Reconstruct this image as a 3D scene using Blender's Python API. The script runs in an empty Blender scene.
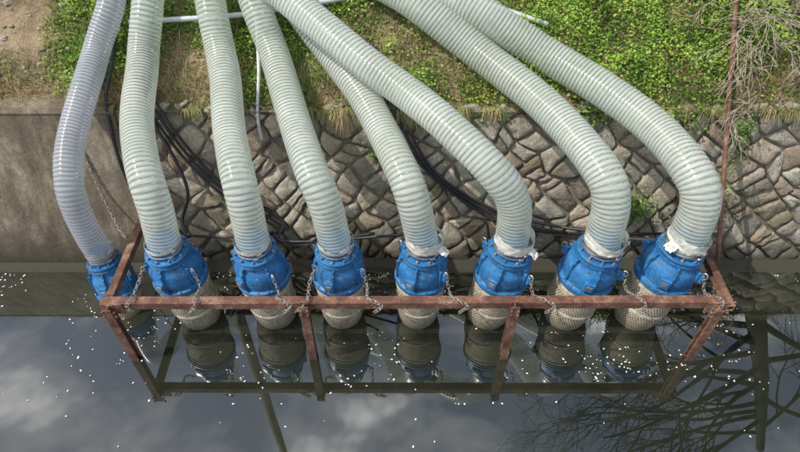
import bpy, math, random
import numpy as np
from mathutils import Vector, Matrix, noise
random.seed(7); np.random.seed(7)
R=random.random
def ru(a,b): return a+(b-a)*random.random()
SC=bpy.context.scene
WZ=.10
# ---------------------------------------------------------------- materials
def new_mat(name):
    m=bpy.data.materials.new(name); m.use_nodes=True
    nt=m.node_tree; nt.nodes.clear()
    out=nt.nodes.new('ShaderNodeOutputMaterial'); p=nt.nodes.new('ShaderNodeBsdfPrincipled')
    nt.links.new(p.outputs[0],out.inputs[0]); return m,nt,p,out
def N(nt,t,**k):
    n=nt.nodes.new(t)
    for a,b in k.items(): setattr(n,a,b)
    return n
def noise_n(nt,scale,detail=4,rough=.6,vec=None,dist=0):
    n=N(nt,'ShaderNodeTexNoise'); n.inputs['Scale'].default_value=scale
    n.inputs['Detail'].default_value=min(detail,4); n.inputs['Roughness'].default_value=rough
    n.inputs['Distortion'].default_value=dist
    if vec is None:
        g=N(nt,'ShaderNodeNewGeometry'); vec=g.outputs['Position']
    nt.links.new(vec,n.inputs['Vector']); return n
def ramp(nt,src,stops):
    r=N(nt,'ShaderNodeValToRGB'); e=r.color_ramp.elements
    while len(e)<len(stops): e.new(0.5)
    for i,(p,c) in enumerate(stops):
        e[i].position=p; e[i].color=(c[0],c[1],c[2],1) if not isinstance(c,(int,float)) else (c,c,c,1)
    nt.links.new(src,r.inputs[0]); return r
def mix(nt,fac,a,b,mode='MIX'):
    m=N(nt,'ShaderNodeMix',data_type='RGBA',blend_type=mode)
    for i,v in ((0,fac),(6,a),(7,b)):
        if isinstance(v,(int,float)): m.inputs[i].default_value=v if i==0 else (v,v,v,1)
        elif isinstance(v,tuple): m.inputs[i].default_value=(v[0],v[1],v[2],1)
        else: nt.links.new(v,m.inputs[i])
    return m.outputs[2]
def bump(nt,p,h,strength=.5,dist=.01):
    b=N(nt,'ShaderNodeBump'); b.inputs['Strength'].default_value=strength; b.inputs['Distance'].default_value=dist
    nt.links.new(h,b.inputs['Height']); nt.links.new(b.outputs[0],p.inputs['Normal']); return b
def posz(nt):
    g=N(nt,'ShaderNodeNewGeometry'); s=N(nt,'ShaderNodeSeparateXYZ'); nt.links.new(g.outputs['Position'],s.inputs[0]); return s.outputs[2]
def maprange(nt,src,a,b,c=0,d=1):
    m=N(nt,'ShaderNodeMapRange'); 
    for i,v in enumerate((a,b,c,d)): m.inputs[i+1].default_value=v
    nt.links.new(src,m.inputs[0]); return m.outputs[0]
def attr(nt,name='Col'):
    a=N(nt,'ShaderNodeAttribute'); a.attribute_name=name; return a.outputs['Color']

def mat_blue():
    m,nt,p,_=new_mat('blue_paint')
    n=noise_n(nt,9,8,.7); n2=noise_n(nt,45,5,.7)
    c=ramp(nt,n.outputs[0],[(.3,(.010,.105,.30)),(.7,(.025,.20,.45))]).outputs[0]
    f=ramp(nt,n2.outputs[0],[(.57,0.),(.66,.7)]).outputs[0]
    c=mix(nt,f,c,(.24,.28,.27))
    f2=ramp(nt,noise_n(nt,14,9,.8).outputs[0],[(.53,0.),(.63,.8)]).outputs[0]
    c=mix(nt,f2,c,(.05,.07,.09))
    nt.links.new(c,p.inputs['Base Color'])
    r=ramp(nt,n.outputs[0],[(.3,.32),(.7,.65)]); nt.links.new(r.outputs[0],p.inputs['Roughness'])
    bump(nt,p,n2.outputs[0],.3,.006); return m
def mat_strainer():
    m,nt,p,_=new_mat('strainer_scale')
    n=noise_n(nt,18,8,.75)
    c=ramp(nt,n.outputs[0],[(.3,(.24,.20,.14)),(.55,(.48,.43,.32)),(.75,(.62,.58,.48))]).outputs[0]
    z=maprange(nt,posz(nt),WZ,.28+WZ,.35,1); c=mix(nt,z,(.12,.10,.06),c)
    nt.links.new(c,p.inputs['Base Color']); p.inputs['Roughness'].default_value=.8
    return m
def mat_simple(name,col,rough=.5,metal=0,var=.3,scale=20,bp=True):
    m,nt,p,_=new_mat(name)
    n=noise_n(nt,scale,6,.65)
    lo=tuple(x*(1-var) for x in col); hi=tuple(min(1,x*(1+var)) for x in col)
    c=ramp(nt,n.outputs[0],[(.3,lo),(.7,hi)]).outputs[0]
    nt.links.new(c,p.inputs['Base Color']); p.inputs['Roughness'].default_value=rough; p.inputs['Metallic'].default_value=metal
    if bp: bump(nt,p,n.outputs[0],.2,.003)
    return m
def mat_rust():
    m,nt,p,_=new_mat('rusty_steel')
    n=noise_n(nt,7,9,.7); n2=noise_n(nt,50,6,.7)
    c=ramp(nt,n.outputs[0],[(.28,(.045,.02,.015)),(.46,(.15,.066,.042)),(.58,(.25,.13,.085)),(.72,(.38,.27,.21))]).outputs[0]
    c=mix(nt,ramp(nt,n2.outputs[0],[(.4,.0),(.68,.75)]).outputs[0],c,(.08,.042,.03))
    nt.links.new(c,p.inputs['Base Color']); p.inputs['Roughness'].default_value=.85
    bump(nt,p,n2.outputs[0],.6,.006); return m
def mat_hose(name,tint,clear,tf):
    m,nt,p,out=new_mat(name)
    rib=attr(nt,'Col'); s=N(nt,'ShaderNodeSeparateColor'); nt.links.new(rib,s.inputs[0])
    n=noise_n(nt,2.6,6,.65); n2=noise_n(nt,11,5,.7)
    base=mix(nt,s.outputs[0],clear,tint)      # 1 = white spiral, 0 = clear web
    base=mix(nt,ramp(nt,n.outputs[0],[(.38,0.),(.68,.65)]).outputs[0],base,tuple(x*y for x,y in zip(tint,(.64,.69,.62))))
    base=mix(nt,ramp(nt,n2.outputs[0],[(.5,0.),(.75,.45)]).outputs[0],base,(.42,.41,.33))
    nt.links.new(base,p.inputs['Base Color']); p.inputs['Roughness'].default_value=.18
    tr=N(nt,'ShaderNodeBsdfTranslucent'); nt.links.new(base,tr.inputs[0])
    tp=N(nt,'ShaderNodeBsdfTransparent'); tp.inputs[0].default_value=(.93,.97,.95,1)
    a=N(nt,'ShaderNodeMixShader'); a.inputs[0].default_value=.4
    nt.links.new(p.outputs[0],a.inputs[1]); nt.links.new(tr.outputs[0],a.inputs[2])
    b=N(nt,'ShaderNodeMixShader')
    f=maprange(nt,s.outputs[0],0,1,tf,.20); nt.links.new(f,b.inputs[0])
    nt.links.new(a.outputs[0],b.inputs[1]); nt.links.new(tp.outputs[0],b.inputs[2])
    nt.links.new(b.outputs[0],out.inputs[0])
    return m
def mat_stone():
    m,nt,p,_=new_mat('wall_stone')
    c0=attr(nt); n=noise_n(nt,6,9,.7); n2=noise_n(nt,38,8,.75)
    c=mix(nt,1.,c0,ramp(nt,n2.outputs[0],[(.3,.6),(.7,1.35)]).outputs[0],'MULTIPLY')
    c=mix(nt,ramp(nt,n.outputs[0],[(.45,0.),(.66,.5)]).outputs[0],c,(.19,.15,.09))
    nm=noise_n(nt,2.1,6,.7)
    c=mix(nt,ramp(nt,nm.outputs[0],[(.54,0.),(.68,.5)]).outputs[0],c,(.10,.12,.045))
    li=noise_n(nt,13,5,.6)
    c=mix(nt,ramp(nt,li.outputs[0],[(.64,0.),(.70,.6)]).outputs[0],c,(.40,.39,.32))
    wet=maprange(nt,posz(nt),WZ,.35+WZ,0,1); c=mix(nt,wet,(.045,.042,.03),c)
    nt.links.new(c,p.inputs['Base Color']); p.inputs['Roughness'].default_value=.9
    bump(nt,p,n2.outputs[0],.9,.02); return m
def mat_concrete():
    m,nt,p,_=new_mat('stained_concrete')
    g=N(nt,'ShaderNodeNewGeometry'); mp=N(nt,'ShaderNodeMapping'); mp.inputs['Scale'].default_value=(3.2,3,.5)
    nt.links.new(g.outputs['Position'],mp.inputs[0])
    ns=noise_n(nt,1.5,8,.7,mp.outputs[0]); n=noise_n(nt,4,9,.72); n2=noise_n(nt,60,6,.7)
    c=ramp(nt,ns.outputs[0],[(.34,(.10,.08,.05)),(.5,(.21,.175,.12)),(.66,(.36,.31,.235))]).outputs[0]
    c=mix(nt,ramp(nt,n.outputs[0],[(.42,0.),(.62,.65)]).outputs[0],c,(.12,.095,.06))
    c=mix(nt,.5,c,ramp(nt,n2.outputs[0],[(.3,.3),(.7,1.25)]).outputs[0],'MULTIPLY')
    wet=maprange(nt,posz(nt),.05+WZ,.5+WZ,0,1); c=mix(nt,wet,(.045,.04,.027),c)
    nt.links.new(c,p.inputs['Base Color']); p.inputs['Roughness'].default_value=.9
    bump(nt,p,n.outputs[0],.5,.03); return m
def mat_soil():
    m,nt,p,_=new_mat('bank_soil')
    n=noise_n(nt,3,9,.7); n2=noise_n(nt,40,8,.75)
    c=ramp(nt,n.outputs[0],[(.3,(.14,.095,.055)),(.55,(.38,.28,.17)),(.75,(.50,.41,.28))]).outputs[0]
    c=mix(nt,.6,c,ramp(nt,n2.outputs[0],[(.3,.35),(.7,1.2)]).outputs[0],'MULTIPLY')
    nt.links.new(c,p.inputs['Base Color']); p.inputs['Roughness'].default_value=.95
    bump(nt,p,n2.outputs[0],1,.03); return m
def mat_leaf(name):
    m,nt,p,out=new_mat(name)
    c=attr(nt); nt.links.new(c,p.inputs['Base Color']); p.inputs['Roughness'].default_value=.55
    tr=N(nt,'ShaderNodeBsdfTranslucent'); nt.links.new(c,tr.inputs[0])
    a=N(nt,'ShaderNodeMixShader'); a.inputs[0].default_value=.35
    nt.links.new(p.outputs[0],a.inputs[1]); nt.links.new(tr.outputs[0],a.inputs[2]); nt.links.new(a.outputs[0],out.inputs[0])
    return m
def mat_water():
    m,nt,p,out=new_mat('canal_water')
    n=noise_n(nt,1.3,5,.6)
    c=ramp(nt,n.outputs[0],[(.35,(.011,.014,.009)),(.7,(.024,.027,.017))]).outputs[0]
    nt.links.new(c,p.inputs['Base Color']); p.inputs['Roughness'].default_value=.0
    p.inputs['IOR'].default_value=2.3
    bump(nt,p,noise_n(nt,2.0,1,.5).outputs[0],.015,.04); return m
BLUE=mat_blue(); STR=mat_strainer(); RUST=mat_rust()
BOLT=mat_simple('zinc_steel',(.42,.42,.42),.4,.8,bp=False); CHAIN=mat_simple('galvanised_chain',(.32,.30,.27),.55,.4,bp=False)
BLACK=mat_simple('black_rubber',(.022,.022,.025),.45,bp=False); DARK=mat_simple('dark_inside',(.05,.043,.03),.9,bp=False)
HOSE=mat_hose('ribbed_pvc',(.80,.82,.76),(.46,.54,.52),.62); HOSEG=mat_hose('ribbed_pvc_grey',(.62,.63,.70),(.34,.36,.44),.55)
WRAP=mat_simple('plastic_wrap',(.58,.58,.53),.3,0,.25); STONE=mat_stone(); CONC=mat_concrete(); SOIL=mat_soil()
LEAF=mat_leaf('leaf'); WATER=mat_water(); PIPE=mat_simple('grey_pvc',(.50,.52,.54),.4,0,.15,bp=False)
PETAL=mat_simple('petal_white',(.76,.71,.70),.6,0,.08,bp=False); BARK=mat_simple('bark',(.035,.028,.022),.9,0,.4,bp=False)
TWIG=mat_simple('dry_twig',(.36,.30,.23),.8,0,.3,30,bp=False); TAN=mat_simple('tan_tube',(.33,.30,.2),.5)
# ---------------------------------------------------------------- builder
class B:
    def __init__(s): s.v=[];s.f=[];s.m=[];s.mats=[];s.c=[]
    def add(s,vs,fs,mat,col=(1,1,1)):
        if mat not in s.mats: s.mats.append(mat)
        k=s.mats.index(mat); o=len(s.v)
        s.v.extend([tuple(v) for v in vs]); s.f.extend([tuple(i+o for i in f) for f in fs]); s.m.extend([k]*len(fs))
        if isinstance(col,list): s.c.extend(col)
        else: s.c.extend([col]*len(vs))
    def done(s,name,smooth=True,angle=None,col=False):
        me=bpy.data.meshes.new(name); me.from_pydata(s.v,[],s.f)
        for m in s.mats: me.materials.append(m)
        me.polygons.foreach_set('material_index',s.m); me.polygons.foreach_set('use_smooth',[smooth]*len(s.f))
        if col:
            a=me.color_attributes.new('Col','FLOAT_COLOR','POINT')
            a.data.foreach_set('color',np.c_[np.array(s.c,dtype=float),np.ones(len(s.c))].ravel())
        me.update()
        if angle: 
            try: me.set_sharp_from_angle(angle=math.radians(angle))
            except Exception: pass
        o=bpy.data.objects.new(name,me); SC.collection.objects.link(o); return o
def lathe(b,prof,mat,M=Matrix(),seg=40,capb=True,capt=True):
    vs=[];fs=[]
    for (r,z) in prof:
        for k in range(seg):
            a=2*math.pi*k/seg; vs.append(M@Vector((r*math.cos(a),r*math.sin(a),z)))
    n=len(prof)
    for i in range(n-1):
        for k in range(seg):
            k2=(k+1)%seg; fs.append((i*seg+k,i*seg+k2,(i+1)*seg+k2,(i+1)*seg+k))
    if capb: fs.append(tuple(reversed(range(seg))))
    if capt: fs.append(tuple(range((n-1)*seg,n*seg)))
    b.add(vs,fs,mat)
def box(b,c,s,mat,M=Matrix(),bev=.004):
    hx,hy,hz=s[0]/2,s[1]/2,s[2]/2; e=min(bev,hx*.4,hy*.4,hz*.4)
    vs=[];idx={}
    for sx in(-1,1):
        for sy in(-1,1):
            for sz in(-1,1):
                for ax in range(3):
                    q=[sx*(hx-e),sy*(hy-e),sz*(hz-e)]; q[ax]=(sx*hx,sy*hy,sz*hz)[ax]
                    idx[(sx,sy,sz,ax)]=len(vs); vs.append(M@(Vector(c)+Vector(q)))
    fs=[]
    def quad(keys):
        fs.append(tuple(idx[k] for k in keys))
    for sg in(-1,1):
        for ax,(u,w) in enumerate(((1,2),(0,2),(0,1))):
            ks=[]
            for su,sw in((-1,-1),(1,-1),(1,1),(-1,1)):
                t=[0,0,0]; t[ax]=sg;t[u]=su;t[w]=sw; ks.append((*t,ax))
            quad(ks)
    for ax,(u,w) in enumerate(((1,2),(0,2),(0,1))):
        for su in(-1,1):
            for sw in(-1,1):
                a=[0,0,0];a[ax]=-1;a[u]=su;a[w]=sw; c2=list(a);c2[ax]=1
                quad([(*a,u),(*c2,u),(*c2,w),(*a,w)])
    for sx in(-1,1):
        for sy in(-1,1):
            for sz in(-1,1): quad([(sx,sy,sz,0),(sx,sy,sz,1),(sx,sy,sz,2)])
    b.add(vs,fs,mat)
def cr(pts,step=.03):
    P=[Vector(p) for p in pts]; P=[P[0]*2-P[1]]+P+[P[-1]*2-P[-2]]
    out=[]
    for i in range(1,len(P)-2):
        n=24
        for k in range(n):
            t=k/n; a,b_,c,d=P[i-1],P[i],P[i+1],P[i+2]
            out.append(.5*((2*b_)+(c-a)*t+(2*a-5*b_+4*c-d)*t*t+(3*b_-a-3*c+d)*t**3))
    out.append(P[-2]); L=[0]
    for i in range(1,len(out)): L.append(L[-1]+(out[i]-out[i-1]).length)
    n=max(2,int(L[-1]/step)); res=[];j=0
    for k in range(n+1):
        s=L[-1]*k/n
        while j<len(L)-2 and L[j+1]<s: j+=1
        t=(s-L[j])/max(1e-9,L[j+1]-L[j]); res.append(out[j].lerp(out[j+1],t))
    return res
def sweep(b,pts,rad,mat,seg=8,cap=True,radf=None,colf=None):
    n=len(pts); T=[(pts[min(i+1,n-1)]-pts[max(i-1,0)]).normalized() for i in range(n)]
    up=Vector((1,0,0)) if abs(T[0].x)<.8 else Vector((0,1,0))
    u=(up-T[0]*up.dot(T[0])).normalized(); vs=[];fs=[];cs=[]
    for i in range(n):
        u=(u-T[i]*u.dot(T[i])).normalized(); w=T[i].cross(u)
        for k in range(seg):
            a=2*math.pi*k/seg; r=rad(i/(n-1)) if callable(rad) else rad
            if radf: r=radf(i,k/seg)
            vs.append(pts[i]+(u*math.cos(a)+w*math.sin(a))*r)
            cs.append(colf(i,k/seg) if colf else (1,1,1))
    for i in range(n-1):
        for k in range(seg):
            k2=(k+1)%seg; fs.append((i*seg+k,i*seg+k2,(i+1)*seg+k2,(i+1)*seg+k))
    if cap: fs.append(tuple(reversed(range(seg)))); fs.append(tuple(range((n-1)*seg,n*seg)))
    b.add(vs,fs,mat,cs)
def chain(b,pts,mat,ll=.05,lw=.014,wr=.0042):
    path=cr(pts,ll*.72); 
    for i in range(len(path)-1):
        c=(path[i]+path[i+1])/2; t=(path[i+1]-path[i]).normalized()
        s=Vector((0,0,1)) if abs(t.z)<.8 else Vector((0,1,0)); s=(s-t*s.dot(t)).normalized(); q=t.cross(s)
        side=(s if i%2 else q); side=(side+ (q if i%2 else s)*ru(-.35,.35)).normalized()
        ring=[]
        for k in range(10):
            a=2*math.pi*k/10; x=math.cos(a);y=math.sin(a)
            ring.append(c+t*((ll/2-lw)*(1 if x>0 else -1)+x*lw)+side*y*lw)
        nrm=t.cross(side); vs=[];fs=[]
        for k in range(10):
            d=(ring[k]-c).normalized()
            for j in range(5):
                a=2*math.pi*j/5; vs.append(ring[k]+(d*math.cos(a)+nrm*math.sin(a))*wr)
        for k in range(10):
            for j in range(5):
                k2=(k+1)%10;j2=(j+1)%5; fs.append((k*5+j,k2*5+j,k2*5+j2,k*5+j2))
        b.add(vs,fs,mat)
def axisM(top,bot,rot=0):
    z=(Vector(top)-Vector(bot)).normalized(); x=Vector((1,0,0)); x=(x-z*x.dot(z)).normalized(); y=z.cross(x)
    M=Matrix((x,y,z)).transposed().to_4x4(); M.translation=Vector(top); return M@Matrix.Rotation(rot,4,'Z')
# ---------------------------------------------------------------- pumps
def pump(top,bot,rot,seedn,scale=1.,chains=True,jr=.150,big=False):
    random.seed(seedn); b=B(); M=axisM(top,bot,rot)@Matrix.Diagonal((scale,scale,1,1)); jr=jr/scale
    lathe(b,[(jr-.006,.10),(jr-.006,.0),(jr-.006,-.015)],BLUE,M)
    lathe(b,[(jr,-.012),(.222,-.012),(.226,-.017),(.226,-.04),(.222,-.045),(.18,-.045)],BLUE,M,capb=False,capt=False)
    lathe(b,[(.222,-.052),(.226,-.054),(.226,-.078),(.215,-.083),(.21,-.10),(.217,-.125),(.245,-.165),(.257,-.19),(.263,-.22),(.263,-.30),
             (.263,-.305),(.257,-.31),(.257,-.36),(.263,-.365),(.287,-.37),(.29,-.374),(.29,-.398),(.287,-.402),(.25,-.402)],BLUE,M,seg=48,capb=False,capt=False)
    lathe(b,[(.2,-.046),(.2,-.052)],DARK,M,capb=False,capt=False)
    lathe(b,[(.277,-.408),(.282,-.41),(.282,-.43),(.265,-.434)],BLUE,M,seg=48,capb=False,capt=False)
    for k in range(10):
        a=2*math.pi*k/10
        Mb=M@Matrix.Rotation(a,4,'Z')@Matrix.Translation((.2,0,-.012))
        lathe(b,[(.016,0),(.016,.014),(.014,.017)],BOLT if R()<.4 else BLUE,Mb,seg=6)
        lathe(b,[(.008,.017),(.008,.03)],BOLT,Mb,seg=8)
    for k in range(16):
        a=2*math.pi*(k+.5)/16
        Mb=M@Matrix.Rotation(a,4,'Z')@Matrix.Translation((.275,0,-.37))
        lathe(b,[(.011,0),(.011,.012)],BOLT if R()<.3 else BLUE,Mb,seg=6)
    for k in range(6):
        a=2*math.pi*(k+.25)/6; Mr=M@Matrix.Rotation(a,4,'Z')
        box(b,(.255,0,-.245),(.05,.022,.24),BLUE,Mr)
        box(b,(.225,0,-.11),(.05,.018,.06),BLUE,Mr)
    for k,a in enumerate((math.radians(-40),math.radians(140))):
        Mr=M@Matrix.Rotation(a,4,'Z')
        box(b,(.29,0,-.20),(.065,.03,.10),BLUE,Mr,.008)
        ring=[Mr@Vector((.315+.028*math.cos(t),0.0,-.155+.034*math.sin(t))) for t in np.linspace(0,2*math.pi,14)]
        sweep(b,ring,.008,BOLT,6)
    Mr=M@Matrix.Rotation(math.radians(-115),4,'Z')
    box(b,(.275,0,-.27),(.05,.11,.12),BLUE,Mr,.01)
    box(b,(.304,0,-.27),(.008,.06,.045),BOLT,Mr,.002)
    Mr=M@Matrix.Rotation(math.radians(75),4,'Z')
    lathe(b,[(.035,-.2),(.035,-.06),(.025,-.05),(.022,-.01)],BLACK,Mr@Matrix.Translation((.275,0,0)),seg=12)
    for zc in (.03,.075):
        lathe(b,[(jr+.014,zc-.009),(jr+.019,zc-.008),(jr+.019,zc+.008),(jr+.014,zc+.009)],BOLT,M,capb=False,capt=False)
        box(b,(jr+.026,0,zc),(.026,.045,.024),BOLT,M@Matrix.Rotation(math.radians(-70+zc*300),4,'Z'),.003)
    seg=104; rows=56; z0=-.436; z1=-1.2; vs=[];fs=[]
    def rr(t):
        return .268-.03*t-.085*max(0,(t-.55)/.45)**2
    for i in range(rows+1):
        t=i/rows
        for k in range(seg):
            a=2*math.pi*k/seg; r=rr(t); vs.append(M@Vector((r*math.cos(a),r*math.sin(a),z0+(z1-z0)*t)))
    for i in range(rows):
        for k in range(seg):
            hole=(i%2==1) and ((k+(i//2)%2)%2==0) and i<rows-1 and (i>6)
            if not hole: k2=(k+1)%seg; fs.append((i*seg+k,(i+1)*seg+k,(i+1)*seg+k2,i*seg+k2))
    b.add(vs,fs,STR)
    lathe(b,[(rr(0)-.018,z0),(rr(.5)-.018,(z0+z1)/2),(rr(1)-.018,z1)],DARK,M,capt=False)
    for q in(.02,.45):
        zz=z0+(z1-z0)*q
        lathe(b,[(rr(q)+.002,zz),(rr(q)+.008,zz-.006),(rr(q)+.008,zz-.03),(rr(q)+.001,zz-.036)],STR,M,seg=48,capb=False,capt=False)
    vs=[];fs=[];sg=56; nr=8 if big else 4
    for i in range(nr):
        for k in range(sg):
            a=2*math.pi*k/sg; q=noise.noise(Vector((math.cos(a)*1.6,math.sin(a)*1.6,i*.3+seedn*3.1)))
            q2=noise.noise(Vector((math.cos(a)*6,math.sin(a)*6,i*.9+seedn)))
            r=jr+.016+.012*abs(q2)+((.02 if i<3 else .008)*max(0,q+.2) if big else 0)
            zz=.088+i*.015+.035*q+.014*q2
            vs.append(M@Vector((r*math.cos(a),r*math.sin(a),zz)))
    for i in range(nr-1):
        for k in range(sg):
            k2=(k+1)%sg; fs.append((i*sg+k,i*sg+k2,(i+1)*sg+k2,(i+1)*sg+k))
    b.add(vs,fs,WRAP)
    if big:
        a0=random.choice((-2.6,-.5,.1)); vs=[];fs=[]
        for i in range(6):
            for j in range(6):
                u=i/5;v_=j/5; r=jr+.02+.09*u; a=a0+(v_-.5)*.55*(1-.4*u); zz=.12-.05*u+.05*noise.noise(Vector((u*3,v_*3,seedn)))-.02*abs(v_-.5)
                vs.append(M@Vector((r*math.cos(a),r*math.sin(a),zz)))
        for i in range(5):
            for j in range(5): fs.append((i*6+j,i*6+j+1,i*6+j+7,i*6+j+6))
        b.add(vs,fs,WRAP)
    if chains:
        lug=M@(Matrix.Rotation(math.radians(-40),4,'Z')@Vector((.33,0,-.19)))
        lug2=M@(Matrix.Rotation(math.radians(-145),4,'Z')@Vector((.28,0,-.06)))
        x=lug.x; dd=ru(-.04,.08)
        chain(b,[lug,lug+Vector((.03,-.06,-.12)),Vector((x+.05,3.29,.955)),Vector((x+.1+dd,3.225,.93)),Vector((x+.03+dd,3.215,.84))],CHAIN)
        if R()<.55:
            x=lug2.x
            chain(b,[lug2,lug2+Vector((-.06,-.08,-.13)),Vector((x-.06,3.28,.955)),Vector((x-.1,3.225,.92)),Vector((x-.1-dd,3.22,.85))],CHAIN)
    return b.done('submersible_pump',True,35)
TZ=1.15
tops=[(-2.17,3.72,TZ),(-1.35,3.72,TZ),(-.59,3.72,TZ),(.22,3.72,TZ),(1.03,3.72,TZ),(1.86,3.72,TZ),(2.63,3.74,TZ)]
bots=[(-2.08,3.73,0),(-1.29,3.74,0),(-.60,3.74,0),(.18,3.74,0),(.90,3.73,0),(1.71,3.73,0),(2.44,3.72,0)]
jrs=[.148,.148,.148,.148,.154,.166,.168]
pump((-3.0,3.98,.70),(-2.86,3.74,-.5),.4,11,.76,False,.125)
for i,(t,bt) in enumerate(zip(tops,bots)): pump(t,bt,ru(-.3,.3) if i else .1,20+i,(.92,.92,.9,.9,.93,.96,.97)[i],True,jrs[i],i in(3,4,5,6))
# ---------------------------------------------------------------- hoses
def hose(pts,rad,mat,ph=0,pitch=.04):
    b=B(); K=6; st=pitch/K; P=cr(pts,st)
    for i in range(len(P)):
        g=min(1,i/60)
        P[i]=P[i]+Vector((noise.noise(Vector((i*.007,ph,0))),noise.noise(Vector((i*.007,ph,5))),noise.noise(Vector((i*.007,ph,9)))))*.032*g
    def ridge(i,u):
        f=(i/K+u+ph)%1.0; return .5-.5*math.cos(2*math.pi*f)
    def rf(i,u): 
        q=ridge(i,u); return rad*(1+.020*q**.7+.018*noise.noise(Vector((i*.02,math.cos(u*6.283)*1.2,ph+math.sin(u*6.283)*1.2))))
    def cf(i,u):
        q=min(1,max(0,(ridge(i,u)-.08)*2.2)); return (q,q,q)
    sweep(b,P,rad,mat,30,False,rf,cf)
    return b.done('ribbed_hose',True,None,True)
YZ=[(3.72,TZ+.03),(3.8,1.67),(4.0,1.86),(4.5,1.92),(4.95,2.06),(5.4,2.23),(5.75,2.57),(6.5,2.87),(8.0,3.75)]
def hp(xs,yz=YZ): return [(x,y,z) for x,(y,z) in zip(xs,yz)]
hose(hp([-2.17,-2.18,-2.25,-2.41,-2.50,-2.55,-2.50,-2.61,-2.7]),.148,HOSE,.1)
hose(hp([-1.35,-1.38,-1.43,-1.56,-1.67,-1.79,-1.88,-2.05,-2.2]),.148,HOSE,.3)
hose(hp([-.59,-.67,-.77,-.935,-1.11,-1.27,-1.45,-1.72,-2.0]),.148,HOSE,.5)
hose(hp([.22,.11,.02,-.157,-.40,-.715,-1.05,-1.34,-1.6]),.148,HOSE,.7)
YZ6=[(3.72,TZ+.03),(3.77,1.70),(3.86,1.98),(4.19,2.15),(4.59,2.3),(4.92,2.5),(5.37,2.75),(5.88,3.1),(7.6,4.0)]
hose(hp([1.03,.975,.79,.445,.02,-.434,-1.02,-1.6,-2.6],YZ6),.150,HOSE,.2)
hose(hp([1.86,1.84,1.77,1.57,1.21,.745,.10,-.78,-2.1]),.163,HOSE,.6)
hose(hp([2.63,2.62,2.55,2.38,1.96,1.37,.596,-.365,-1.6]),.166,HOSE,.9)
hose([(-3.0,3.98,.73),(-3.05,4.0,1.12),(-3.05,4.08,1.46),(-3.06,4.25,1.645),(-3.07,4.6,1.845),(-3.04,4.95,2.06),(-3.01,5.4,2.24),(-2.86,5.75,2.57),(-2.95,6.5,2.87),(-3.1,8.0,3.75)],.126,HOSEG,.4,.036)
# ---------------------------------------------------------------- steel frame
b=B()
def chan(p0,p1,mat,w=.1,h=.11,t=.012,flip=1):
    p0=Vector(p0);p1=Vector(p1); L=(p1-p0).length; x=(p1-p0).normalized()
    y=Vector((0,0,1)).cross(x)
    if y.length<.1: y=Vector((0,1,0))
    y.normalize(); z=x.cross(y); M=Matrix((x,y,z)).transposed().to_4x4(); M.translation=(p0+p1)/2
    box(b,(0,-w/2*flip+t/2*flip,0),(L,t,h),mat,M,.002)
    box(b,(0,t/2*flip,h/2-t/2),(L-.002,w-t,t),mat,M,.002)
    box(b,(0,t/2*flip,-h/2+t/2),(L-.002,w-t,t),mat,M,.002)
chan((-2.72,3.3,.87),(2.92,3.3,.89),RUST,.085,.085)
chan((-2.66,3.36,.87),(-2.66,4.72,.87),RUST,.07,.08)
chan((2.98,3.22,.89),(2.98,4.72,.89),RUST,.07,.08)
for x in(-2.62,-.86,1.03,2.86):
    z0,z1=-.9,(.93 if x not in(-.86,1.03) else .96); Lz=z1-z0; zc=(z0+z1)/2; y=3.215 if x in(-.86,1.03) else 3.2
    box(b,(x,y-.03,zc),(.08,.012,Lz),RUST); box(b,(x,y+.03,zc),(.08,.012,Lz),RUST); box(b,(x,y,zc),(.012,.05,Lz),RUST)
box(b,(-2.6,3.235,.87),(.2,.014,.14),RUST); box(b,(2.86,3.235,.89),(.2,.014,.14),RUST)
for x in(-2.66,-2.55,-.89,-.83,1.0,1.06,2.8,2.92):
    for dz in(-.03,.03):
        Mb=Matrix.Translation((x,3.18 if abs(x)<2 else 3.165,.88+dz))@Matrix.Rotation(math.pi/2,4,'X'); lathe(b,[(.014,0),(.014,.014)],RUST,Mb,seg=6)
b.done('steel_frame',False)
b=B(); sweep(b,cr([(3.03,3.73,.95),(3.2,4.8,1.78),(3.40,5.95,2.62),(3.55,6.9,3.2)],.2),.022,RUST,10); b.done('rusty_stay_pole')
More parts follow.
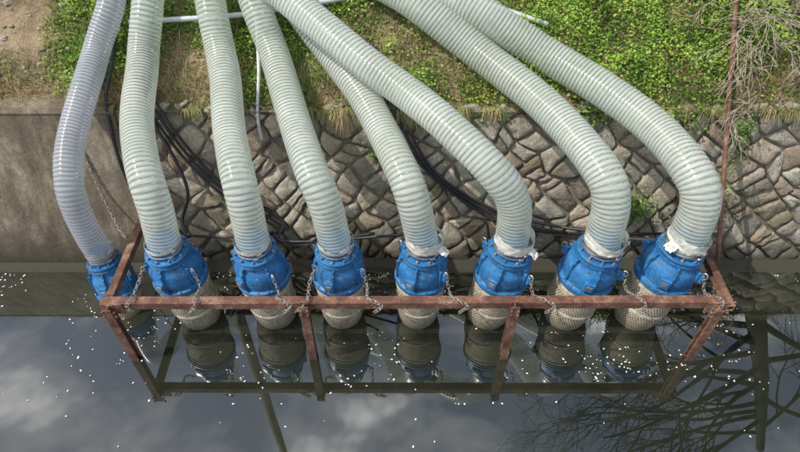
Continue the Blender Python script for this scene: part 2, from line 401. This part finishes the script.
# ---------------------------------------------------------------- wall
WB=.3
def wp(x,z,d=0):
    n=Vector((0,-1,WB)).normalized(); return Vector((x,4.48+WB*z,z))+n*d
b=B(); random.seed(3)
a_,b_=.178,.16; XL,XR=-2.82,14
pts={}
def lat(i,j):
    if (i,j) not in pts: pts[(i,j)]=((i-j)*a_+ru(-.075,.075),(i+j)*b_-.6+ru(-.068,.068))
    return pts[(i,j)]
def stone(poly):
    cx=sum(p[0] for p in poly)/len(poly); cz=sum(p[1] for p in poly)/len(poly)
    if cx<XL+.05 or cx>XR or cz>1.86 or cz<-.3: return
    q=[(max(p[0],XL),min(p[1],1.86)) for p in poly]
    cx=sum(p[0] for p in q)/len(q); cz=sum(p[1] for p in q)/len(q)
    q1=[]
    for k in range(len(q)):
        p,r=q[k],q[(k+1)%len(q)]; q1.append(p); q1.append(((p[0]+r[0])/2+ru(-.014,.014),(p[1]+r[1])/2+ru(-.014,.014)))
    q2=[]
    for k in range(len(q1)):
        dx,dz=cx-q1[k][0],cz-q1[k][1]; L=math.hypot(dx,dz)+1e-6; s=ru(.005,.017)/L; q2.append((q1[k][0]+dx*s,q1[k][1]+dz*s))
    for it in range(2):
        n=[]; w=.25
        for k in range(len(q2)):
            p,r=q2[k],q2[(k+1)%len(q2)]; n.append((p[0]*(1-w)+r[0]*w,p[1]*(1-w)+r[1]*w)); n.append((p[0]*w+r[0]*(1-w),p[1]*w+r[1]*(1-w)))
        q2=n
    n=len(q2); H=ru(.0,.03); tx,tz=ru(-.1,.1),ru(-.1,.1); so=ru(0,99)
    v=[];f=[]
    for sc,d in((1.0,-.07),(1.0,-.016),(.96,.004),(.84,.018),(.55,.026)):
        for p in q2:
            x=cx+(p[0]-cx)*sc; z=cz+(p[1]-cz)*sc
            nn=noise.noise(Vector((x*7,z*7,so)))*.026+noise.noise(Vector((x*20,z*20,so)))*.013
            v.append(wp(x,z,d+(H+nn+(x-cx)*tx+(z-cz)*tz if d>-.05 else 0)))
    for r in range(4):
        for k in range(n):
            k2=(k+1)%n; f.append((r*n+k,r*n+k2,(r+1)*n+k2,(r+1)*n+k))
    v.append(wp(cx,cz,.028+H)); c=len(v)-1
    for k in range(n): f.append((4*n+k,4*n+(k+1)%n,c))
    g=ru(.19,.44); wv=ru(-.01,.045)
    b.add(v,f,STONE,(g+wv,g*.92,g*.75-wv*.5))
for i in range(-50,70):
    for j in range(-70,50):
        x=(i-j)*a_; z=(i+j+1)*b_-.6
        if x<XL-.3 or x>XR or z<-.5 or z>2.1: continue
        P=[lat(i,j),lat(i+1,j),lat(i+1,j+1),lat(i,j+1)]
        h=(i*73+j*151+(i*j)%17)%8
        if h==0:
            m1=tuple((P[0][k]+P[1][k])/2 for k in(0,1)); m2=tuple((P[2][k]+P[3][k])/2 for k in(0,1))
            stone([P[0],m1,m2,P[3]]); stone([m1,P[1],P[2],m2])
        elif h==1:
            m1=tuple((P[1][k]+P[2][k])/2 for k in(0,1)); m2=tuple((P[0][k]+P[3][k])/2 for k in(0,1))
            stone([P[0],P[1],m1,m2]); stone([m2,m1,P[2],P[3]])
        else: stone(P)
b.add([wp(XL,-1,-.016),wp(XR,-1,-.016),wp(XR,1.84,-.016),wp(XL,1.84,-.016)],[(0,1,2,3)],STONE,(.24,.21,.16))
b.done('stone_retaining_wall',True,40,True)
b=B()
def prism(b,prof,x0,x1,mat,nx=1):
    k=len(prof); v=[]
    for i in range(nx+1):
        x=x0+(x1-x0)*i/nx
        for (y,z) in prof: v.append((x,y,z))
    f=[]
    for i in range(nx):
        for j in range(k):
            j2=(j+1)%k; f.append((i*k+j,(i+1)*k+j,(i+1)*k+j2,i*k+j2))
    f.append(tuple(range(k))); f.append(tuple(reversed([nx*k+j for j in range(k)])))
    b.add(v,f,mat)
prism(b,[(4.10,-1),(4.38,-.02),(4.38+.3*1.78,1.78),(4.375+.3*1.79,1.81),(4.40+.3*1.85,1.85),(5.18,1.86),(5.3,-1)],-16,-2.83,CONC)
b.done('concrete_retaining_wall',False)
b=B(); prism(b,[(4.22,-1),(4.30,WZ),(4.32,.018+WZ),(4.50,.025+WZ),(4.9,-1)],-16,16,CONC)
b.done('wall_footing',False)
# ---------------------------------------------------------------- ground, bank
def bz(x,y):
    if y<5.03: z=1.80
    elif y<8.8: z=1.80+.577*(y-5.03)
    else: z=3.975
    return z
def bzn(x,y):
    z=bz(x,y)
    if 5.0<y<12: z+=.06*noise.noise(Vector((x*1.3,y*1.3,0)))+.03*noise.noise(Vector((x*6,y*6,3)))-(.02 if y<5.1 else 0)
    return z
b=B()
xs=[-400,-100,-30,-16]+list(np.arange(-8,8.01,.06))+[16,30,100,400]
ys=[4.95,5.03]+list(np.arange(5.1,8.9,.06))+[9.5,12,30,100,400]
v=[(x,y,bzn(x,y)) for y in ys for x in xs]; w=len(xs)
f=[(j*w+i,j*w+i+1,(j+1)*w+i+1,(j+1)*w+i) for j in range(len(ys)-1) for i in range(w-1)]
b.add(v,f,SOIL); b.done('ground',True)
b=B(); prof=[(-400,2.5),(-12,2.5),(-8,2.4),(-6.5,1.6),(-6.3,-1.2)]; xs=[-400,-16,0,16,400]
v=[(x,y,z) for (y,z) in prof for x in xs]
f=[(j*5+i,j*5+i+1,(j+1)*5+i+1,(j+1)*5+i) for j in range(4) for i in range(4)]; b.add(v,f,SOIL); b.done('near_bank_ground')
b=B(); b.add([(-400,-7,WZ),(400,-7,WZ),(400,4.9,WZ),(-400,4.9,WZ)],[(0,1,2,3)],WATER); b.done('water')
b=B(); b.add([(-400,-8,-1.1),(400,-8,-1.1),(400,6,-1.1),(-400,6,-1.1)],[(0,1,2,3)],SOIL); b.done('canal_bed')
# ---------------------------------------------------------------- vegetation
def lerp3(a,b,t): return a+(b-a)*t[:,None]
def mk(name,V,F,C,mat):
    me=bpy.data.meshes.new(name); me.vertices.add(len(V)); me.vertices.foreach_set('co',V.astype(np.float32).ravel())
    me.loops.add(F.size); me.loops.foreach_set('vertex_index',F.astype(np.int32).ravel())
    me.polygons.add(len(F)); me.polygons.foreach_set('loop_start',np.arange(len(F),dtype=np.int32)*F.shape[1])
    me.update(calc_edges=True); me.materials.append(mat)
    a=me.color_attributes.new('Col','FLOAT_COLOR','POINT'); a.data.foreach_set('color',np.c_[C,np.ones(len(C))].astype(np.float32).ravel())
    o=bpy.data.objects.new(name,me); SC.collection.objects.link(o); return o
def blades(name,P,L,W,lean,col,seg=3,mat=LEAF):
    n=len(P); az=np.random.rand(n)*2*np.pi; d=np.c_[np.cos(az),np.sin(az),np.zeros(n)]; s=np.c_[-np.sin(az),np.cos(az),np.zeros(n)]
    V=[];C=[]
    for k in range(seg+1):
        t=k/seg; c=P+d*(L*lean*t**1.7)[:,None]+np.array([0,0,1])*(L*np.sqrt(np.maximum(.02,1-(lean*.85)**2))*t*(1-.35*lean*t))[:,None]
        w=W*(1-t)**.7+.0008
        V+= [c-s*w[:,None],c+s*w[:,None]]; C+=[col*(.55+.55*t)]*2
    V=np.stack(V,1).reshape(-1,3); C=np.stack(C,1).reshape(-1,3); m=2*(seg+1)
    base=np.arange(n)*m; F=np.concatenate([np.c_[base+2*k,base+2*k+1,base+2*k+3,base+2*k+2] for k in range(seg)])
    return mk(name,V,F,C,mat)
def leaves(name,P,S,col,tilt=.8):
    n=len(P); az=np.random.rand(n)*2*np.pi; el=np.random.randn(n)*.45+.15
    d=np.c_[np.cos(az)*np.cos(el),np.sin(az)*np.cos(el),np.sin(el)]; s=np.cross(d,np.array([0,0,1.])+np.random.randn(n,3)*tilt*.6); s/=np.linalg.norm(s,axis=1)[:,None]+1e-6
    nn=np.cross(s,d); S=S[:,None]; w=.36
    V=np.stack([P,P+d*S*.35+s*S*w+nn*S*.10,P+d*S*.8+s*S*w*.55+nn*S*.05,P+d*S,P+d*S*.8-s*S*w*.55+nn*S*.05,P+d*S*.35-s*S*w+nn*S*.10],1).reshape(-1,3)
    b0=np.arange(n)*6; F=np.concatenate([np.c_[b0,b0+1,b0+2,b0+3],np.c_[b0,b0+3,b0+4,b0+5]])
    return mk(name,V,F,np.repeat(col,6,0),LEAF)
def nz(x,y,s,o=0): return np.array([noise.noise(Vector((a*s,b2*s,o))) for a,b2 in zip(x,y)])
def gz(x,y): return np.array([bzn(a,b2) for a,b2 in zip(x,y)])
n=190000
x=np.random.uniform(-6.5,6.5,n); y=np.random.uniform(5.0,7.2,n)
m=nz(x,y,1.1)+.5*nz(x,y,3.1,5)
dens=.14+.36*np.clip((x+3.9)/.8,0,1)*np.clip((y-5.35)/.5,0,1)+.42*np.clip((x-.2)/1.0,0,1)*np.clip((y-5.1)/.3,0,1)+.8*m
dens=np.where(x<-4.1,dens-.25,dens)
keep=np.random.rand(n)<np.clip(dens*1.4,0,1); x=x[keep];y=y[keep]
hgt=np.clip(.06+.14*np.clip((x+.5)/2,0,1)+.24*(nz(x,y,2.6,9)),.02,.42)
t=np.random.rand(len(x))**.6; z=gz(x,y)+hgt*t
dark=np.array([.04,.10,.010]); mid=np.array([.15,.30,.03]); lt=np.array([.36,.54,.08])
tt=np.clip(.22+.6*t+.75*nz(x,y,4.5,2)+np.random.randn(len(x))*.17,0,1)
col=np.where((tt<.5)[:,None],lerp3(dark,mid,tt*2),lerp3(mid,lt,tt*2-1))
yel=np.random.rand(len(x))<.06; col[yel]=np.array([.50,.42,.15])
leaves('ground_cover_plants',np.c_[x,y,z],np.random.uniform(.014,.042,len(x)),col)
n=90000
x=np.random.uniform(-6.5,6.5,n); y=5.0+2.2*np.random.rand(n)**1.3
edge=np.clip(1-(y-5.0)/.6,0,1); m=nz(x,y,1.4,20)
keep=np.random.rand(n)<np.clip(.35+.6*edge+.9*m-.38*(x<-3.7)*(1-edge)+.1,0.04,1); x=x[keep];y=y[keep];edge=edge[keep]
z=gz(x,y)-.01
gr=np.random.rand(len(x))<np.clip(.6-.4*edge+1.1*nz(x,y,1.7,31),.05,.95)
col=np.where(gr[:,None],np.array([.18,.32,.05]),np.array([.56,.43,.23]))*np.random.uniform(.5,1.3,(len(x),1))
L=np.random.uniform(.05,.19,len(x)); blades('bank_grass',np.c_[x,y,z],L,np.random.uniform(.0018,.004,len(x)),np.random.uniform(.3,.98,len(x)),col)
n=12000
x=np.random.uniform(-2.8,6.5,n); k=nz(x,x*0,1.9,44)+.4*nz(x,x*0,7,4)>-.05; x=x[k]; n=len(x)
y=np.random.uniform(4.98,5.1,n); P=np.c_[x,y,np.full(n,1.82)]
az=np.random.normal(-np.pi/2,.6,n); L=np.random.uniform(.05,.2,n)*(1+1.5*np.clip(nz(x,x*0,2.7,90),0,1)); V=[];C=[]
d=np.c_[np.cos(az),np.sin(az),np.zeros(n)]; s=np.c_[-np.sin(az),np.cos(az),np.zeros(n)]
gc=np.where((np.random.rand(n)<.35)[:,None],np.array([.16,.27,.05]),np.array([.50,.38,.20]))*np.random.uniform(.5,1.2,(n,1))
for q in range(4):
    t=q/3; c=P+d*(L*.75*t)[:,None]+np.array([0,0,1])*(L*(.5*t-.95*t*t))[:,None]; w=(.0035*(1-t)+.0008)
    V+=[c-s*w,c+s*w]; C+=[gc]*2
V=np.stack(V,1).reshape(-1,3);C=np.stack(C,1).reshape(-1,3);b0=np.arange(n)*8
mk('overhanging_grass',V,np.concatenate([np.c_[b0+2*q,b0+2*q+1,b0+2*q+3,b0+2*q+2] for q in range(3)]),C,LEAF)
def clump(name,c,r,n,sz=(.02,.05),bright=1.):
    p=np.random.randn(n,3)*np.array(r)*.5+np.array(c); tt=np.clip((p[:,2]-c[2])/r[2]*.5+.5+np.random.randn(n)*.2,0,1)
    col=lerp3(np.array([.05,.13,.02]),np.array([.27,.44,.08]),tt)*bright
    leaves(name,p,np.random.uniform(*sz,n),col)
clump('wall_plant',(2.50,4.62,.78),(.24,.10,.24),520,(.015,.045))
clump('wall_plant',(2.85,4.98,1.66),(.24,.14,.2),600)
clump('wall_plant',(3.45,4.9,1.5),(.12,.1,.35),350)
clump('wall_plant',(-.28,4.84,1.32),(.08,.05,.14),90,(.015,.035))
clump('wall_plant',(1.9,4.98,1.76),(.4,.1,.1),400)
clump('wall_plant',(3.3,4.6,1.0),(.14,.08,.5),220,(.015,.04))
clump('wall_plant',(.9,4.98,1.72),(.2,.08,.1),150)
random.seed(8); b=B()
for k in range(190):
    x=ru(-6,-2.9) if k<130 else ru(-2.9,3); y=ru(5.08,6.6); s=ru(.01,.045)*(1 if k<130 else .7); z=bzn(x,y)
    vs=[];fs=[]; sg=8
    for i in range(1,5):
        for q in range(sg):
            ph=math.pi*i/5; a=2*math.pi*q/sg; d=Vector((math.sin(ph)*math.cos(a),math.sin(ph)*math.sin(a)*.8,math.cos(ph)*.6))
            vs.append(Vector((x,y,z))+d*s*(1+.5*noise.noise(d*1.7+Vector((k,0,0)))))
    for i in range(3):
        for q in range(sg): q2=(q+1)%sg; fs.append((i*sg+q,(i+1)*sg+q,(i+1)*sg+q2,i*sg+q2))
    fs.append(tuple(range(sg))); g=ru(.25,.5); b.add(vs,fs,STONE,(g,g*.88,g*.72))
b.done('bank_stones',True,40,True)
# ---------------------------------------------------------------- trees
def branch(b,p,d,L,r,lev,mat,droop,spread,seg=6,gmin=3,gmax=5):
    pts=[p.copy()]; n=6; dd=d.normalized()
    for k in range(n):
        dd=(dd+Vector((ru(-1,1),ru(-1,1),ru(-1,1)))*.2+Vector((0,0,-droop))).normalized(); pts.append(pts[-1]+dd*L/n)
    pp=cr(pts,L/9) ; sweep(b,pp,lambda t:r*(1-.72*t)+.0004,mat,seg if lev>1 else 4,False)
    if lev==0: return
    for k in range(random.randint(gmin,gmax)):
        t=ru(.25,1.0); i=min(len(pp)-2,int(t*(len(pp)-1))); td=(pp[i+1]-pp[i]).normalized()
        nd=(td+Vector((ru(-1,1),ru(-1,1),ru(-.7,.9)))*spread).normalized()
        branch(b,pp[i],nd,L*ru(.45,.72),r*(1-.72*t)*.72+.002,lev-1,mat,droop,spread,seg,gmin,gmax)
random.seed(21); b=B()
trunk=cr([(7.3,8.3,3.7),(7.9,8.15,5.6),(8.6,8.0,7.2),(9.5,7.9,9.2),(10.8,7.7,12.5)],.25)
sweep(b,trunk,lambda t:.26*(1-.55*t)+(.14*(1-t)**8),BARK,12)
for k in range(17):
    t=.30+.65*k/17; i=min(len(trunk)-1,int(t*(len(trunk)-1))); a=math.radians(ru(150,225)) if k%5 else ru(-.8,.8)
    branch(b,trunk[i],Vector((math.cos(a),math.sin(a)*.8,ru(-.1,.4))),ru(2.8,4.8),.085*(1.2-t*.5),4,BARK,.02,.75,5,3,4)
b.done('bare_cherry_tree')
random.seed(5); b=B()
for k in range(28):
    p=Vector((ru(3.5,5.0),ru(5.1,6.2),0)); p.z=bz(p.x,p.y)
    branch(b,p,Vector((ru(-1.0,.3),ru(-.7,.1),ru(.3,1.0))),ru(.4,.85),.0045,3,TWIG,.07,.7,5,3,4)
b.done('bare_shrub')
b=B(); lathe(b,[(.13,2.6),(.12,6),(.10,14.4),(.09,14.42)],CONC,Matrix.Translation((-3.3,7.2,0)),16)
box(b,(-3.3,7.06,13.8),(1.7,.08,.09),RUST); box(b,(-3.3,7.07,13.1),(1.3,.08,.09),RUST)
for q in(-.75,-.4,.4,.75): lathe(b,[(.03,13.85),(.05,13.9),(.03,13.94),(.05,13.98),(.02,14.04)],PIPE,Matrix.Translation((-3.3+q,7.06,0)),10)
b.done('utility_pole',True,40)
# ---------------------------------------------------------------- cables, pipes, chain
def cab(name,pts,r,mat,off=(0,0,0)):
    b=B(); sweep(b,cr([Vector(p)+Vector(off) for p in pts],.04),r,mat,8); return b.done(name)
W=lambda x,z,d=.07: tuple(wp(x,z,d))
for k in range(3):
    o=k*.055
    cab('power_cable',[(-2.75+o,5.6,2.25),(-2.6+o,5.15,1.97),W(-2.42+o,1.7,.1),W(-2.22+o*1.4,1.3-o*.3),W(-1.92+o,.93+o*.4),W(-1.4+o,.55+o*.5),(-1.1-o,4.35,.45+o),(-.75+o*9,4.1,.95)],.015,BLACK)
for k in range(3):
    o=k*.05
    cab('power_cable',[(-.4+o,5.6,2.22),(-.2+o,5.1,1.95),W(-.05+o,1.68,.1),W(.3+o,1.15-o*.2),W(.95+o,.66+o*.6),(1.4+o*2,4.35,.7+o),(1.3+o*8,4.1,.95)],.015,BLACK)
cab('power_cable',[(-2.9,5.9,2.4),(-2.88,5.3,2.1),(-2.9,5.0,1.9),W(-2.86,1.4,.16),W(-2.8,1.0,.16),W(-2.7,.75,.14)],.018,BLACK)
cab('power_cable',[(-2.6,5.3,2.1),W(-2.45,1.75,.12),W(-2.3,1.3,.12),W(-2.24,.95,.12),W(-2.36,.62,.12),(-2.2,4.3,.7),(-2.2,4.02,1.0)],.018,BLACK)
cab('power_cable',[W(.99,.62,.08),W(1.5,.5,.1),W(2.1,.46,.1),(2.6,4.4,.62),(2.7,4.05,1.0)],.016,BLACK)
cab('power_cable',[W(-2.3,.45,.12),W(-1.9,.42,.1),(-1.55,4.3,.7),(-1.35,4.02,1.0)],.015,BLACK)
cab('drain_tube',[W(1.45,.46),W(2.2,.42),W(2.9,.38),W(3.6,.5)],.014,TAN)
cab('grey_pipe',[(-2.75,5.72,2.36),(-1.6,5.80,2.40),(-.45,6.0,2.50)],.028,PIPE)
cab('grey_pipe',[(.2,6.1,2.60),(.9,5.88,2.47),(1.5,5.68,2.35)],.028,PIPE)
cab('vent_pipe',[(-1.45,5.7,2.4),(-1.4,5.25,2.1),(-1.42,4.95,1.75),(-1.40,4.88,1.45)],.018,PIPE)
b=B(); chain(b,[W(-3.25,1.45,.1),(-3.12,4.6,.95),(-2.9,4.3,.72),(-2.7,4.1,.94)],CHAIN); b.done('hanging_chain')
# ---------------------------------------------------------------- petals
x=np.r_[np.random.uniform(-4.4,4.6,1200),np.random.uniform(-4.6,4.8,900),np.random.normal(3.7,.4,300),np.random.uniform(-3.0,3.2,450)]
y=np.r_[np.clip(np.random.normal(3.55,.4,1200),2.7,4.25),np.random.uniform(3.95,4.29,900),np.random.uniform(2.9,4.2,300),np.random.normal(3.12,.14,450)]
m=nz(x,y,1.7,70)+.7*nz(x,y,6,11); k=(m>np.random.rand(len(x))*.7-.06); x=x[k];y=y[k]
x2=np.random.uniform(-4,4,45);y2=np.random.uniform(1.8,3.0,45); x=np.r_[x,x2];y=np.r_[y,y2];n=len(x)
V=[];F=[]
for i in range(n):
    s=ru(.004,.010);a=ru(0,6.28); o=len(V)
    for q in range(6):
        t=a+q*math.pi/3; rr_=s*(1 if q%3 else 1.5)*ru(.7,1.1); V.append((x[i]+rr_*math.cos(t),y[i]+rr_*math.sin(t),WZ+.005+ru(0,.004)))
    F.append(tuple(range(o,o+6)))
b=B(); b.add(V,F,PETAL); b.done('floating_petals',False)
# ---------------------------------------------------------------- light
EL,ROT=54,-104
w=bpy.data.worlds.new('World'); SC.world=w; w.use_nodes=True; nt=w.node_tree; nt.nodes.clear()
out=N(nt,'ShaderNodeOutputWorld'); bg=N(nt,'ShaderNodeBackground'); bg.inputs[1].default_value=.15
sk=N(nt,'ShaderNodeTexSky'); sk.sky_type='NISHITA'; sk.sun_disc=False; sk.sun_elevation=math.radians(EL); sk.sun_rotation=math.radians(ROT)
sk.air_density=1.; sk.dust_density=2
tc=N(nt,'ShaderNodeTexCoord'); sp=N(nt,'ShaderNodeSeparateXYZ'); nt.links.new(tc.outputs['Generated'],sp.inputs[0])
mx=N(nt,'ShaderNodeMath',operation='MAXIMUM'); mx.inputs[1].default_value=.12; nt.links.new(sp.outputs[2],mx.inputs[0])
dv=N(nt,'ShaderNodeVectorMath',operation='DIVIDE'); cb=N(nt,'ShaderNodeCombineXYZ')
for q in range(3): nt.links.new(mx.outputs[0],cb.inputs[q])
nt.links.new(tc.outputs['Generated'],dv.inputs[0]); nt.links.new(cb.outputs[0],dv.inputs[1])
cn=noise_n(nt,3.2,9,.6,dv.outputs[0],.3)
cf=ramp(nt,cn.outputs[0],[(.46,.06),(.57,.3),(.66,1.)])
nt.links.new(mix(nt,cf.outputs[0],sk.outputs[0],(14,14.1,14.2)),bg.inputs[0]); nt.links.new(bg.outputs[0],out.inputs[0])
sd=Vector((math.sin(math.radians(ROT))*math.cos(math.radians(EL)),math.cos(math.radians(ROT))*math.cos(math.radians(EL)),math.sin(math.radians(EL))))
l=bpy.data.lights.new('sun','SUN'); l.energy=4.1; l.angle=math.radians(.55); l.color=(1,.95,.86)
o=bpy.data.objects.new('sun',l); SC.collection.objects.link(o); o.rotation_euler=sd.to_track_quat('Z','Y').to_euler()
# ---------------------------------------------------------------- camera
c=bpy.data.cameras.new('camera'); c.sensor_width=36; c.lens=27; c.clip_end=2000; c.clip_start=.05
o=bpy.data.objects.new('camera',c); SC.collection.objects.link(o); o.location=(0,0,5.3); o.rotation_euler=(math.radians(90-46),0,0); SC.camera=o
SC.view_settings.view_transform='Standard'; SC.view_settings.look='None'; SC.view_settings.exposure=0
